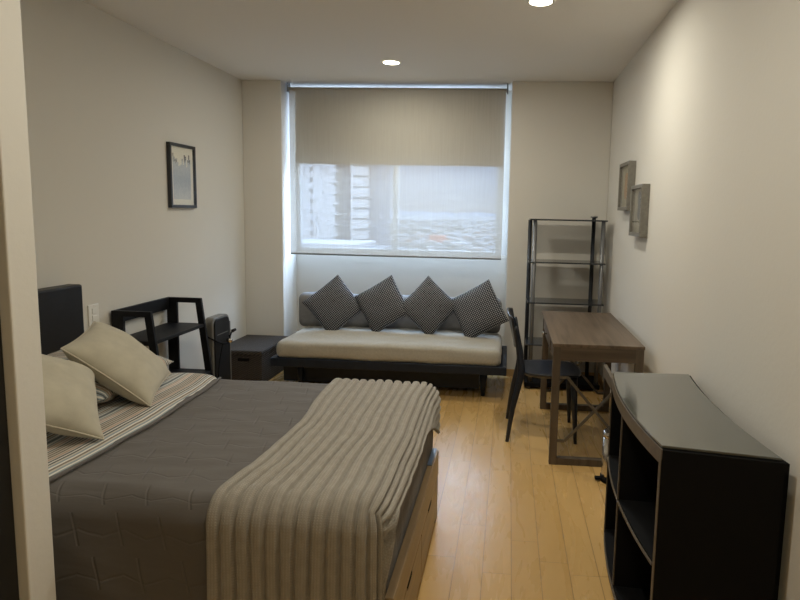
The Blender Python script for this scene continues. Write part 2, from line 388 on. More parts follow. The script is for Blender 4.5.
# ================================================================ BLINDS
BX0, BX1, BY = -2.042, -.060, 5.70
t = thing('roller_blind', (-1.05, BY, 2.6), 'wide beige screen roller blind half see-through, hanging in front of the window', 'blind')
B().box(BX0, BX1, BY-.001, BY, 1.075, 2.577).build('screen_fabric', M['screen'], t)
B().tube([(BX0-.005, BY+.019, 2.577), (BX1+.005, BY+.019, 2.577)], .019, 20).build('roller_tube', M['tubefab'], t, smooth=True)
B().box(BX0, BX1, BY-.006, BY+.005, 1.063, 1.078).build('bottom_bar', M['silver'], t, bevel=.002)
for x in (BX0-.018, BX1+.006):
    B().box(x, x+.012, BY-.015, BY+.05, 2.55, 2.632).build('bracket', M['greymetal'], t, bevel=.002)
ch = B().tube([(BX1+.020, BY+.0, 2.59), (BX1+.022, BY-.004, 1.9), (BX1+.024, BY, 1.25)], .0022, 6).tube([(BX1+.020, BY+.03, 2.59), (BX1+.022, BY+.028, 1.9), (BX1+.024, BY, 1.25)], .0022, 6)
ch.build('pull_chain', M['white'], t)
t = thing('blackout_blind', (-1.05, 5.80, 2.6), 'opaque beige blackout blind let down half way behind the see-through screen blind', 'blind')
B().box(-2.02, -.075, 5.80, 5.802, 1.925, 2.575).build('blackout_fabric', M['blackout'], t)
B().tube([(-2.02, 5.82, 2.575), (-.075, 5.82, 2.575)], .018, 20).build('roller_tube', M['tubefab'], t, smooth=True)
B().box(-2.02, -.075, 5.795, 5.807, 1.912, 1.930).build('bottom_bar', M['greige_pipe'], t, bevel=.002)

# ================================================================ DOWNLIGHTS
def downlight(x, y, label, energy):
    t = thing('ceiling_downlight', (x, y, HC), label, 'ceiling light', 'recessed downlights')
    B().lathe(x, y, [(.062, HC-.004), (.074, HC-.006), (.078, HC-.001), (.078, HC-.0005)], 40, capb=False, capt=False).build('trim_ring', M['white'], t, smooth=True)
    B().lathe(x, y, [(.001, HC-.0035), (.062, HC-.0035)], 40, capb=False, capt=False).build('diffuser', M['lamp'], t)
    L = bpy.data.lights.new('downlight', 'AREA'); L.shape = 'DISK'; L.size = .12; L.energy = energy; L.color = (1, .945, .80); L.spread = math.radians(178)
    o = bpy.data.objects.new('downlight', L); o.location = (x, y, HC-.012); C.objects.link(o)
    return t
downlight(-.95, 4.93, 'round recessed ceiling light before the window blind, seen whole', 8)
downlight(.135, 3.55, 'round recessed ceiling light cut by the top edge of the photo', 9)
for x, y, e in ((-.25, 1.75, 8), (.1, .1, 5)):
    L = bpy.data.lights.new('downlight', 'AREA'); L.shape = 'DISK'; L.size = .12; L.energy = e; L.color = (1, .945, .80) if y > 1 else (1, .86, .55); L.spread = math.radians(178)
    o = bpy.data.objects.new('downlight', L); o.location = (x, y, HC-.012); C.objects.link(o)

# ================================================================ BED
bed = thing('bed', (-1.38, 2.33, 0), 'double bed with dark headboard and wooden drawer base under grey bedding', 'bed')
FX = -.305; BY0, BY1 = 1.70, 2.88
b = B(); b.box(-2.30, FX-.03, BY0, BY0+.022, .05, .33).box(-2.30, FX-.03, BY1-.022, BY1, .05, .33)
b.box(-2.30, FX-.035, BY0+.022, BY1-.022, .04, .10)
b.build('bed_base', M['black_wood'], bed, bevel=.002)
fb = B().box(FX-.030, FX, BY0, BY1, .225, .345).build('foot_rail', M['bed_wood'], bed, bevel=.003)
B().box(FX-.031, FX-.010, BY1-.20, BY1+.001, .345, .349).build('rail_highlight', M['bluegrey'], bed)  # highlight on the rail's top edge, put in as a coloured strip
for i, (y0, y1) in enumerate(((BY0+.005, 2.30), (2.305, BY1-.075))):
    dr = B().box(FX-.028, FX, y0, y1, .035, .218).build('drawer', M['bed_wood'], bed, bevel=.003)
    B().box(FX-.03, FX+.001, (y0+y1)/2-.05, (y0+y1)/2+.05, .206, .221).build('finger_notch', M['black_matte'], dr, bevel=.002)  # solid black block stands for the shade inside the notch
for x in (FX-.05, -2.25):
    for y in (BY0+.03, BY1-.03):
        B().box(x-.025, x+.025, y-.025, y+.025, 0, .05).build('foot', M['black_wood'], bed)
B().box(FX-.030, FX-.002, BY1-.07, BY1, .0, .215).build('corner_post', M['bed_wood'], bed, bevel=.002)
B().box(-2.43, -2.345, 1.60, 3.235, .12, 1.05).build('headboard', M['black'], bed, bevel=.012, seg=3)
def soft(q, n, uv, a=.006, s=3.0):
    return q+n*(a*nz3(q.x, q.y, q.z, s)+a*.4*nz3(q.x+9, q.y, q.z, s*3.3))
mb = rbox(-2.335, -.352, 1.735, 2.93, .27, .575, .07, 30, 20, 6, lambda q, n, uv: soft(q, n, uv, .003))
mb.build('mattress', M['white'], bed, smooth=True, merge=1e-4)

# quilt over the bed
def quilt_disp(q, n, uv):
    d = .006*nz3(uv[0], uv[1], 0, 3.2)+.0035*nz3(uv[0]+5, uv[1]*1.8, 0, 9)
    # shallow sagging folds on the hanging near side
    if n.y < -.3: d += .010*nz3(q.x*2.2, 3, q.z*1.2, 1.6)+.004*math.sin(q.x*9+q.z*5)
    q = q+n*d
    if n.y < -.4: q.y -= .05*max(0, (.50-q.z))          # flares a little towards the hem
    return q
qx1 = -.338
b = rbox(-2.33, qx1, 1.665, 3.0, .10, .635, .085, 110, 76, 30, quilt_disp, faces='TNSE')
# cut hems: side hem near the floor, foot hem tucked inside the rail
bm_v = []
for i, v in enumerate(b.v):
    v = Vector(v)
    if v.x > qx1-.03 and v.z < .36: v.z = .36-(.36-v.z)*.25; v.x = min(v.x, qx1)
    v.z = max(v.z, .165+.012*math.sin(v.x*6)) if v.y < 2.3 else max(v.z, .2)
    bm_v.append(tuple(v))
b.v = bm_v
o = b.build('quilt', M['quilt'], smooth=True, merge=1e-4, uv=True)
tag(o, 'dark grey quilted bedspread with zigzag stitching covering the bed', 'bedspread')

# striped sheet folded over the head half
def sheet_disp(q, n, uv):
    q = q+n*(.004*nz3(uv[0], uv[1], 0, 5)+.007*nz3(uv[0]*2, uv[1], 3, 2.6))
    w = max(0, 1-(-1.385-q.x)/.25) if q.x < -1.385 else 1
    q.x += w*(-.006-.05*((q.y-2.22)/.75)**2+.010*nz3(q.y, 2, 0, 5))
    return q
b = rbox(-2.325, -1.36, 1.655, 3.012, .10, .648, .09, 60, 80, 24, sheet_disp, faces='TNS')
b.v = [(x, y, max(z, .30)) for x, y, z in b.v]
st = b.build('striped_sheet', M['stripe'], smooth=True, merge=1e-4, uv=True)
tag(st, 'multicoloured striped sheet folded over the head half of the bed', 'sheet')
md = st.modifiers.new('thick', 'SOLIDIFY'); md.thickness = .008; md.offset = 0
# hem cord along its free edge
pts = []
for i in range(90):
    y = 1.70+i*(2.905-1.70)/89
    q = sheet_disp(Vector((-1.36, y, .648)), Vector((0, 0, 1)), (-1.36, y)); pts.append((q.x+.004, y, q.z-.001))
B().tube(pts, .006, 8).build('hem', M['quilt'], st, smooth=True)

# knitted throw
tx0, tx1, ty0, ty1, tz1 = -.83, -.305, 1.635, 3.02, .660
RIB = .042
def rib(u):
    d = (u/RIB) % 1.0; d = min(d, 1-d)*RIB
    return 1-math.exp(-(d/.0056)**2)+.18*(d/(RIB/2))
def knit_disp(q, n, uv):
    u = uv[0]-tx0
    q = q+n*(.0155*rib(u)-.0125+.005*nz3(q.x, q.y, q.z, 4)+.004*nz3(q.x*2+3, q.y*3, q.z, 5))
    w = 1-min(1, max(0, (q.x-tx0)/.5))
    yy = q.y
    q.x += w*(.034*math.exp(-((yy-2.22)/.34)**2)-.008-.018*math.exp(-((yy-1.6)/.2)**2))
    q.x += .012*nz3(yy, q.z*.6, q.x*1.5, 3.5)
    return q
b = B()
def kgrid(fn, uvf, na, nb):
    vs = []; uvs = []
    r = .095
    for i in range(na+1):
        for j in range(nb+1):
            p = Vector(fn(i/na, j/nb)); uv = uvf(p)
            c = Vector((min(p.x, tx1-r), min(max(p.y, ty0+r), ty1-r), min(p.z, tz1-r)))
            d = p-c; L = d.length; n = d/L if L > 1e-9 else Vector((0, 0, 1))
            q = c+n*r if L > 1e-9 else p
            vs.append(knit_disp(q, n, uv)); uvs.append(uv)
    b.add(vs, [(i*(nb+1)+j, (i+1)*(nb+1)+j, (i+1)*(nb+1)+j+1, i*(nb+1)+j+1) for i in range(na) for j in range(nb)], uvs)
NX, NY, NZ = 200, 70, 24
hemz = lambda x: .325+.008*math.sin((x-tx0)*20)-.03*(x-tx0)
def dfoot(y):
    t0 = max(0, 1-(y-ty0)/.16); t1 = min(1, max(0, (y-2.42)/.5))
    return .075+t0*t0*(tz1-hemz(tx1)-.075)+(t1**1.5)*.17-.01*max(0, (y-2.93)/.09)
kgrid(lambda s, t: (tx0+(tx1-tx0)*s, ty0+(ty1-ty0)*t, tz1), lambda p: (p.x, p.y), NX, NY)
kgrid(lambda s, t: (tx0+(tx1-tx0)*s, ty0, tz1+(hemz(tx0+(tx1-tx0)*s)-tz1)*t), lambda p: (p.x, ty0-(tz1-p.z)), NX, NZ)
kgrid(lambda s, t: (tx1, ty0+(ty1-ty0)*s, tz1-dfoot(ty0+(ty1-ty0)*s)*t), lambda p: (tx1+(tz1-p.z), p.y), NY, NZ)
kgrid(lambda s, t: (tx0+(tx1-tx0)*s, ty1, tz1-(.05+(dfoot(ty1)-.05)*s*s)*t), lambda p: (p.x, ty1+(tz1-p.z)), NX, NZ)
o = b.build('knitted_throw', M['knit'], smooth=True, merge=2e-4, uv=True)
tag(o, 'taupe chunky rib-knit throw draped across the foot of the bed', 'throw blanket')
md = o.modifiers.new('thick', 'SOLIDIFY'); md.thickness = .012; md.offset = -1

# ================================================================ PILLOWS
def pillow_b(hw, hh, th, conc=.05, n=36, wr=.006, seed=0, sag=0):
    b = B()
    for sgn in (1, -1):
        vs = []; uvs = []
        for i in range(n+1):
            for j in range(n+1):
                u = -1+2*i/n; v = -1+2*j/n
                u = math.copysign(abs(u)**.85, u); v = math.copysign(abs(v)**.85, v)
                x = hw*u*(1-conc*(1-v*v)); y = hh*v*(1-conc*(1-u*u))
                k = (max(0, 1-abs(u)**2.6)*max(0, 1-abs(v)**2.6))**.52
                z = sgn*th*k+(wr*nz3(x+seed, y, sgn, 9)+wr*1.3*nz3(x+seed, y, sgn*2, 4))*min(1, k*3)
                vs.append((x, y, z)); uvs.append((x, y))
        b.add(vs, [(i*(n+1)+j, (i+1)*(n+1)+j, (i+1)*(n+1)+j+1, i*(n+1)+j+1) for i in range(n) for j in range(n)], uvs)
    return b
def edge_pts(hw, hh, conc, n=30):
    P = []
    for k in range(4*n):
        s, t = divmod(k, n); t = -1+2*t/n
        u, v = [(t, -1), (1, t), (-t, 1), (-1, -t)][s]
        P.append((hw*u*(1-conc*(1-v*v)), hh*v*(1-conc*(1-u*u)), 0))
    P.append(P[0]); return P
def linen(name, w, c, label, a=.212, seed=0):
    o = pillow_b(a, a, .082, .06, 40, .006, seed).build(name, M['greige'], smooth=True, merge=1e-5, uv=True)
    p = B().tube(edge_pts(a, a, .06), .0032, 6, cap=False).build('piping', M['greige_pipe'], o, smooth=True)
    ax = Vector(w); o.rotation_mode = 'QUATERNION'
    from mathutils import Quaternion
    o.rotation_quaternion = Quaternion(ax.normalized(), ax.length); o.location = c
    return tag(o, label, 'pillow', 'greige linen pillows on the bed')
linen('pillow', (-.0254, .7075, .3343), (-1.672, 2.525, .808), 'greige linen pillow farther from the wall end, leaning with one corner up at the headboard', a=.203, seed=2)
linen('pillow', (.1739, .5897, .7358), (-1.665, 2.035, .826), 'greige linen pillow nearest the camera, partly hidden by the wall end', seed=8)
for (c, rz, lab) in (((-1.91, 2.62, .722), .10, 'striped pillow lying under the farther greige pillow, its corner sticking out'),
                     ((-2.07, 1.90, .735), -.04, 'striped pillow lying under the nearer greige pillow')):
    o = pillow_b(.26, .33, .085, .05, 36, .008, c[1]).build('striped_pillow', M['stripe2'], smooth=True, merge=1e-5, uv=True)
    o.location = c; o.rotation_euler = (0, .08, rz); tag(o, lab, 'pillow', 'striped pillows')

# ================================================================ WALL PLATE
t = thing('light_switch', (XL, 3.455, .84), 'white double light switch on the left wall above the headboard', 'light switch')
B().box(XL, XL+.008, 3.408, 3.500, .775, .900).build('plate', M['white'], t, bevel=.003)
for z in (.80, .845): B().box(XL+.008, XL+.013, 3.435, 3.473, z, z+.034).build('rocker', M['white'], t, bevel=.002)

# ================================================================ LEFT PICTURE
def picture(name, xw, sgn, y0, y1, z0, z1, dep, fw, mframe, mback, label, marks):
    t = thing(name, (xw, (y0+y1)/2, (z0+z1)/2), label, 'picture')
    a, c = xw, xw+sgn*dep
    lo, hi = min(a, c), max(a, c)
    f = B().box(lo, hi, y0, y1, z0, z0+fw).box(lo, hi, y0, y1, z1-fw, z1).box(lo, hi, y0, y0+fw, z0+fw, z1-fw).box(lo, hi, y1-fw, y1, z0+fw, z1-fw)
    f.build('frame', mframe, t, bevel=.0015)
    xb = xw+sgn*dep*(.45 if marks == 'city' else .5)
    pl = B().box(min(xw+sgn*.002, xb), max(xw+sgn*.002, xb), y0+fw, y1-fw, z0+fw, z1-fw).build('artwork', mback, t)
    xg = xw+sgn*dep*.8
    B().box(min(xg, xg+sgn*.002), max(xg, xg+sgn*.002), y0+fw, y1-fw, z0+fw, z1-fw).build('glazing', M['picglass'], t)
    return t
# art: cream sheet with a skyline silhouette dissolving into a pale grey-blue block
m = M['art'] = mat('skyline_print', (.7, .68, .6), .8); g = NB(m); X = g.xyz()   # object origin = picture centre
yc = g.m('MULTIPLY', X[1], 1.0); zc = X[2]
cols = g.m('FLOOR', g.m('MULTIPLY', yc, 62)); wn = g.n('ShaderNodeTexWhiteNoise', noise_dimensions='1D'); g.l(cols, wn.inputs['W'])
top = g.m('ADD', .070, g.m('MULTIPLY', wn.outputs['Value'], .10))
inx = g.m('LESS_THAN', g.m('ABSOLUTE', yc), .125)
inb = g.m('MULTIPLY', inx, g.m('MULTIPLY', g.m('LESS_THAN', zc, top), g.m('GREATER_THAN', zc, -.17)))
nn = g.n('ShaderNodeTexNoise'); nn.inputs['Scale'].default_value = 60; nn.inputs['Detail'].default_value = 3; tc = g.n('ShaderNodeTexCoord'); g.l(tc.outputs['Object'], nn.inputs['Vector'])
ink = g.ramp(g.m('ADD', g.m('MULTIPLY', g.m('ADD', zc, .17), 2.6), g.m('MULTIPLY', g.m('SUBTRACT', nn.outputs['Fac'], .5), .5)),
             [(0, (.55, .57, .56)), (.35, (.38, .42, .46)), (.68, (.50, .53, .53)), (.80, (.16, .16, .15)), (1, (.07, .07, .07))])
g.l(g.mix(inb, (.72, .70, .60), ink), g.b.inputs['Base Color'])
M['picframe'] = mat('black_picture_frame', (.02, .021, .024), .4)
picture('wall_picture', XL, 1, 4.318, 4.685, 1.478, 1.945, .028, .022, M['picframe'], M['art'],
        'narrow black-framed city skyline print on the left wall', 'city')

# ================================================================ RIGHT SHADOW BOXES
M['boxframe'] = mat('grey_brown_box_frame', (.19, .18, .155), .5, noise_col=(40, .15))
def boxart(name, bg, blot, k):
    m = mat(name, bg, .8); g = NB(m); X = g.xyz()
    e = g.m('ADD', g.m('POWER', g.m('DIVIDE', X[1], .075 if k == 0 else .05), 4), g.m('POWER', g.m('DIVIDE', g.m('ADD', X[2], .0 if k == 0 else -.03), .10), 4))
    nn = g.n('ShaderNodeTexNoise'); nn.inputs['Scale'].default_value = 14; tc = g.n('ShaderNodeTexCoord'); g.l(tc.outputs['Object'], nn.inputs['Vector'])
    ins = g.m('LESS_THAN', g.m('ADD', e, nn.outputs['Fac']), 1.3)
    bgc = g.ramp(nn.outputs['Fac'], [(.3, tuple(c*.7 for c in bg)), (.6, bg)])
    g.l(g.mix(ins, bgc, blot), g.b.inputs['Base Color']); return m
picture('shadow_box_frame', XR, -1, 4.43, 4.80, 1.53, 1.87, .05, .024, M['boxframe'], boxart('ochre_collage', (.33, .31, .22), (.36, .20, .08), 0),
        'grey shadow box frame with ochre art, higher and nearer the bookcase', 'x')
picture('shadow_box_frame', XR, -1, 3.955, 4.305, 1.36, 1.69, .05, .024, M['boxframe'], boxart('blue_grey_collage', (.36, .34, .27), (.10, .12, .14), 1),
        'grey shadow box frame with dark bottle shape, lower and nearer the camera', 'x')

# ================================================================ LOW OPEN SHELF (left wall)
t = thing('open_shelf', (-2.25, 3.92, 0), 'low black open shelf unit with sloping front legs against the left wall', 'shelf')
sy0, sy1 = 3.60, 4.25
xb = XL+.015
def xf(z): return -2.075-(z/.84)*.105         # sloping front
for y in (sy0, sy1-.024):
    s = B(); y2 = y+.024
    s.box(xb, xb+.075, y, y2, 0, .84)
    s.hexa([(xf(0)-.05, y, 0), (xf(0), y, 0), (xf(0), y2, 0), (xf(0)-.05, y2, 0)], [(xf(.84)-.045, y, .84), (xf(.84), y, .84), (xf(.84), y2, .84), (xf(.84)-.045, y2, .84)])
    for z0, z1 in ((.805, .84), (.625, .655), (.275, .315), (.04, .07)):
        s.hexa([(xb+.07, y+.001, z0), (xf(z0)-.02, y+.001, z0), (xf(z0)-.02, y2-.001, z0), (xb+.07, y2-.001, z0)], [(xb+.07, y+.001, z1), (xf(z1)-.02, y+.001, z1), (xf(z1)-.02, y2-.001, z1), (xb+.07, y2-.001, z1)])
    s.build('side_frame', M['black_wood'], t, bevel=.002)
for z in (.655, .315, .07):
    B().hexa([(xb, sy0+.024, z-.022), (xf(z)-.004, sy0+.024, z-.022), (xf(z)-.004, sy1-.024, z-.022), (xb, sy1-.024, z-.022)],
             [(xb, sy0+.024, z), (xf(z)-.004, sy0+.024, z), (xf(z)-.004, sy1-.024, z), (xb, sy1-.024, z)]).build('shelf_board', M['black_wood'], t, bevel=.002)
B().box(xb, xb+.02, sy0+.024, sy1-.024, .755, .84).build('back_rail', M['black_wood'], t, bevel=.002)

# ================================================================ SLIM APPLIANCE
t = thing('tower_heater', (-2.15, 4.43, 0), 'slim upright black and silver appliance with a looped cable beside the open shelf', 'heater')
hx0, hx1, hy0, hy1, hz = -2.20, -2.135, 4.30, 4.58, .68
def rtop(y0, y1, z0, z1, r, n=8):
    P = [(y0, z0), (y1, z0)]
    P += [(y1-r+r*math.sin(a*PI/2/n), z1-r+r*math.cos(a*PI/2/n)) for a in range(n, -1, -1)]
    P += [(y0+r-r*math.sin(a*PI/2/n), z1-r+r*math.cos(a*PI/2/n)) for a in range(0, n+1)]
    return P
def slab(poly, x0, x1, tilt=0):
    b = B(); n = len(poly)
    vs = [(x0, y, z) for y, z in poly]+[(x1, y, z) for y, z in poly]
    return b.add(vs, [tuple(range(n))[::-1], tuple(range(n, 2*n))]+[(i, (i+1) % n, n+(i+1) % n, n+i) for i in range(n)])
slab(rtop(hy0, hy1, .04, hz, .055), hx0, hx1).build('casing', M['silver'], t, bevel=.006)
slab(rtop(hy0+.022, hy1-.02, .06, hz-.015, .045), hx1-.002, hx1+.010).build('front_panel', M['black'], t, bevel=.004)
B().box(hx1-.004, hx1+.012, hy1-.018, hy1-.008, .05, hz-.06).build('edge_strip', M['silver'], t, bevel=.002)
B().box(hx1+.009, hx1+.012, hy0+.05, hy1-.05, .545, .550).build('display_slot', M['silver'], t)
B().box(hx0-.03, hx1+.05, hy0+.02, hy0+.06, 0, .04).build('foot', M['black_matte'], t, bevel=.004)
B().box(hx0-.03, hx1+.05, hy1-.06, hy1-.02, 0, .04).build('foot', M['black_matte'], t, bevel=.004)
cab = [(hx0-.01, hy0+.08, .58), (hx0-.004, hy0-.012, .57), (hx1+.004, hy0-.012, .53), (hx1+.03, hy0+.09, .48), (hx1+.035, hy0+.20, .47), (hx1+.03, hy0+.21, .52)]
def smooth_pts(P, n=8):
    P = [Vector(p) for p in P]; out = []
    for i in range(len(P)-1):
        p0 = P[max(i-1, 0)]; p1 = P[i]; p2 = P[i+1]; p3 = P[min(i+2, len(P)-1)]
        for k in range(n):
            s = k/n; out.append(.5*((2*p1)+(-p0+p2)*s+(2*p0-5*p1+4*p2-p3)*s*s+(-p0+3*p1-3*p2+p3)*s**3))
    return out+[P[-1]]
cb = B().tube(smooth_pts(cab), .006, 8).tube(smooth_pts([(hx1+.03, hy0+.10, .48), (hx1+.03, hy0+.04, .36), (hx1+.035, hy0+.0, .22), (hx1+.04, hy0-.01, .03)]), .004, 8)
cb.build('power_cable', M['black_matte'], t, smooth=True)
B().tube([(hx1+.03, hy0+.215, .50), (hx1+.04, hy0+.23, .545)], [.006, .006], 10).tube([(hx1+.04, hy0+.23, .545), (hx1+.065, hy0+.25, .56)], [.013, .010], 12).build('plug', M['black'], t, smooth=True)
B().lathe(hx1+.035, hy0+.20, [(.016, .465), (.022, .475), (.022, .49), (.014, .498)], 16).build('cable_clip', M['steel'], t, smooth=True)

# ================================================================ WICKER CHEST
t = thing('wicker_chest', (-2.22, 5.25, 0), 'low dark wicker chest in the corner left of the daybed', 'chest')
B().box(XL+.02, -2.035, 4.945, YW-.03, .0, .262).build('basket', M['wicker'], t, bevel=.012, seg=3)
B().box(XL+.014, -2.022, 4.93, YW-.018, .262, .300).build('lid', M['wicker'], t, bevel=.010, seg=3)
B().box(-2.24, -2.14, 4.940, 4.950, .205, .232).build('handle_hole', M['black_matte'], t, bevel=.004)  # no real opening: black block paints the dark of the hole

# ================================================================ DAYBED
t = thing('daybed', (-.93, 5.2, 0), 'daybed with beige seat mattress and low black wooden platform under the window', 'sofa')
dx0, dx1, dy0, dy1 = -1.90, .018, 4.79, 5.60
fr = B().box(dx0, dx1, dy0, dy0+.04, .215, .285).box(dx0, dx1, dy1-.04, dy1, .215, .285).box(dx0, dx0+.04, dy0+.04, dy1-.04, .215, .285).box(dx1-.04, dx1, dy0+.04, dy1-.04, .215, .285)
fr.box(dx0+.04, dx1-.04, dy0+.04, dy1-.04, .235, .262)
fr.build('platform', M['blue_sheen'], t, bevel=.006)
for x in (-1.70, -.17):
    for y in (4.95, 5.50):
        B().tube([(x, y, .22), (x, y, 0)], [.032, .017], 16).build('leg', M['blue_sheen'], t, smooth=True)
B().box(-1.86, -.205, 4.985, 5.50, .045, .234).build('storage_box', M['blue_sheen'], t, bevel=.003)
def seat_disp(q, n, uv):
    a = .010*nz3(uv[0], uv[1], 0, 2.4)+.006*nz3(uv[0]+3, uv[1], 0, 6)
    cr = .012*max(0, 1-((q.x+.95)/.95)**2)*(1 if n.z > .5 else 0)
    return q+n*(a+cr)
rbox(-1.865, -.03, 4.80, 5.56, .272, .418, .055, 80, 34, 8, seat_disp).build('seat_mattress', M['seatfab'], t, smooth=True, merge=1e-4, uv=True)
def back_disp(q, n, uv):
    return q+n*(.010*nz3(q.x, q.y, q.z, 3)+.004*nz3(q.x, q.y, q.z, 11))
bc = rbox(-1.915, -.045, 5.50, 5.655, .405, .715, .05, 70, 8, 14, back_disp)
bc.v = [(x, y+(z-.42)*.10, z) for x, y, z in bc.v]
bco = bc.build('back_cushion', M['backfab'], t, smooth=True, merge=1e-4, uv=True)

# four scatter cushions
pb = pillow_b(.198, .198, .075, .035, 36, .006, 1)
first = pb.build('scatter_cushion', M['check'], smooth=True, merge=1e-5, uv=True)
specs = [(-1.53, 5.36, .643, 40, 'first small-check cushion from the left end of the daybed, by the bare grey back cushion', 1.01, 9),
         (-1.09, 5.355, .664, 33, 'second small-check cushion from the left on the daybed, its top corner leaning right', 1.0, -4),
         (-.680, 5.355, .660, 47, 'third small-check cushion from the left on the daybed, its corner under the rightmost one', 1.0, 5),
         (-.245, 5.33, .645, 31, 'rightmost small-check cushion on the daybed, tilted towards the chair', 1.04, -12)]
for i, (x, y, z, a, lab, sc, tw) in enumerate(specs):
    o = first if i == 0 else copy_tree(first)
    R_ = Matrix.Rotation(math.radians(tw), 4, 'Z') @ Matrix.Rotation(math.radians(90-17), 4, 'X') @ Matrix.Rotation(math.radians(a), 4, 'Z')
    o.matrix_world = Matrix.Translation((x, y, z)) @ R_ @ Matrix.Scale(sc, 4)
    tag(o, lab, 'cushion', 'scatter cushions on the daybed')

# ================================================================ GLASS BOOKCASE
t = thing('tube_bookcase', (.49, 5.37, 0), 'tall narrow bookcase of grey tubes and dark glass shelves in the right corner', 'bookcase')
kx0, kx1, ky0, ky1 = .175, .81, 5.20, 5.52
for (x, y, mm, zt) in ((kx0+.045, ky0+.03, 'greymetal', 1.450), (kx1-.03, ky0+.03, 'greymetal', 1.450), (kx0+.012, ky1-.03, 'darkpost', 1.450), (kx1-.075, ky1-.03, 'darkpost', 1.470)):
    B().tube([(x, y, .03), (x, y, zt-.012)], .017, 16).build('post', M[mm], t, smooth=True)
B().lathe(kx1-.075, ky1-.03, [(.017, 1.455), (.018, 1.466), (.030, 1.468), (.031, 1.478), (.028, 1.480)], 20).build('post_cap', M['greymetal'], t, smooth=True)
for z in (1.444, 1.088, .745, .385):
    sh = B(); 
    sh.prism([(kx0, ky0), (kx1, ky0), (kx1, ky1), (kx0, ky1)], z-.006, z+.006)
    sh.build('shelf', M['shelfglass'], t, bevel=.002)
B().box(kx0, kx1, ky0, ky1, .02, .06).build('bottom_shelf', M['black_matte'], t, bevel=.004)
for x in (kx0+.04, kx1-.04):
    for y in (ky0+.04, ky1-.04): B().lathe(x, y, [(.02, 0), (.02, .02)], 14).build('foot', M['greymetal'], t)

# ================================================================ DESK
t = thing('desk', (.53, 4.17, 0), 'brown wood-look writing desk with crossed side braces along the right wall', 'desk')
ex0, ex1, ey0, ey1, ez = .279, .81, 3.60, 4.84, .739
B().box(ex0, ex1, ey0, ey1, ez-.020, ez).build('desktop', M['desk_top'], t, bevel=.002)
a0 = ez-.020
B().box(ex0+.045, ex1-.045, ey0+.004, ey0+.022, a0-.082, a0).box(ex0+.045, ex1-.045, ey1-.152, ey1-.134, a0-.082, a0).box(ex1-.03, ex1-.012, ey0+.045, ey1-.16, a0-.082, a0).build('apron', M['desk_apron'], t, bevel=.0015)
for y_0, y_1 in ((ey0+.05, 3.86), (4.463, ey1-.13)): B().box(ex0+.008, ex0+.024, y_0, y_1, a0-.082, a0).build('front_apron', M['desk_top'], t, bevel=.0015)
dr = B().box(ex0+.003, ex0+.024, 3.866, 4.457, a0-.080, a0-.004).box(ex0+.024, ex1-.12, 3.89, 4.43, a0-.07, a0-.062).build('drawer', M['desk_top'], t, bevel=.0015)
B().tube([(ex0+.004, 4.20, a0-.038), (ex0-.012, 4.20, a0-.038), (ex0-.014, 4.20, a0-.038), (ex0-.024, 4.20, a0-.038), (ex0-.028, 4.20, a0-.038)], [.005, .005, .013, .014, .008], 16).build('knob', M['chrome'], dr, smooth=True)
for (y, sg) in ((ey0, 1), (ey1-.175, 1)):
    y2 = y+.045
    lf = B().box(ex0+.004, ex0+.049, y, y2, 0, a0).box(ex1-.049, ex1-.004, y, y2, 0, a0).box(ex0+.049, ex1-.049, y+.001, y2-.001, 0, .042)
    lf.build('leg_frame', M['desk_leg'], t, bevel=.0015)
    xa, xb_ = ex0+.049, ex1-.049; ym = y+.022
    zb, zt = .14, .535
    br = B()
    for off, (zl, zr) in ((-.006, (zt, zb)), (.006, (zb, zt))):
        P = [(xa, ym+off, zl), (xa+.045, ym+off, zl), (xb_-.045, ym+off, zr), (xb_, ym+off, zr)]
        for p, q in zip(P, P[1:]): br.bar(p, q, .010, .016, up=(0, 0, 1) if abs(p[2]-q[2]) < .01 else (0, 0, 1))
    br.build('cross_brace', M['brace'], t)

# ================================================================ CHAIR
t = thing('desk_chair', (.29, 4.17, 0), 'dark moulded plastic chair with tapered legs pulled up to the desk', 'chair')
cy0, cy1 = 3.955, 4.40; cym = (cy0+cy1)/2
# seat: dished rounded slab
def seat_pts():
    b = B(); n = 22
    for side in (1, -1):
        vs = []
        for i in range(n+1):
            for j in range(n+1):
                u = -1+2*i/n; v = -1+2*j/n
                # squircle
                x = u*math.sqrt(max(0, 1-.32*v*v)); y = v*math.sqrt(max(0, 1-.32*u*u)) * (1.0-.06*(1-u)/2)
                px = .305+.215*x; py = cym+.225*y
                e = max(abs(u), abs(v))
                zt = .455-.018*(1-x*x)*(1-y*y)-.022*max(0, x-.45)**1.2+.012*max(0, -x-.5)
                z = zt if side == 1 else zt-.028*(1-max(0, e-.82)/.18*.75)
                vs.append((px, py, z))
        b.add(vs, [(i*(n+1)+j, (i+1)*(n+1)+j, (i+1)*(n+1)+j+1, i*(n+1)+j+1) for i in range(n) for j in range(n)])
    n1 = n+1; o = n1*n1
    ring = [i*n1 for i in range(n1)]+[n*n1+j for j in range(1, n1)]+[i*n1+n for i in range(n-1, -1, -1)]+[j for j in range(n-1, 0, -1)]
    b.f += [(ring[k], ring[(k+1) % len(ring)], o+ring[(k+1) % len(ring)], o+ring[k]) for k in range(len(ring))]; b.mi += [0]*len(ring)
    return b
seat_pts().build('seat', M['chair'], t, smooth=True)
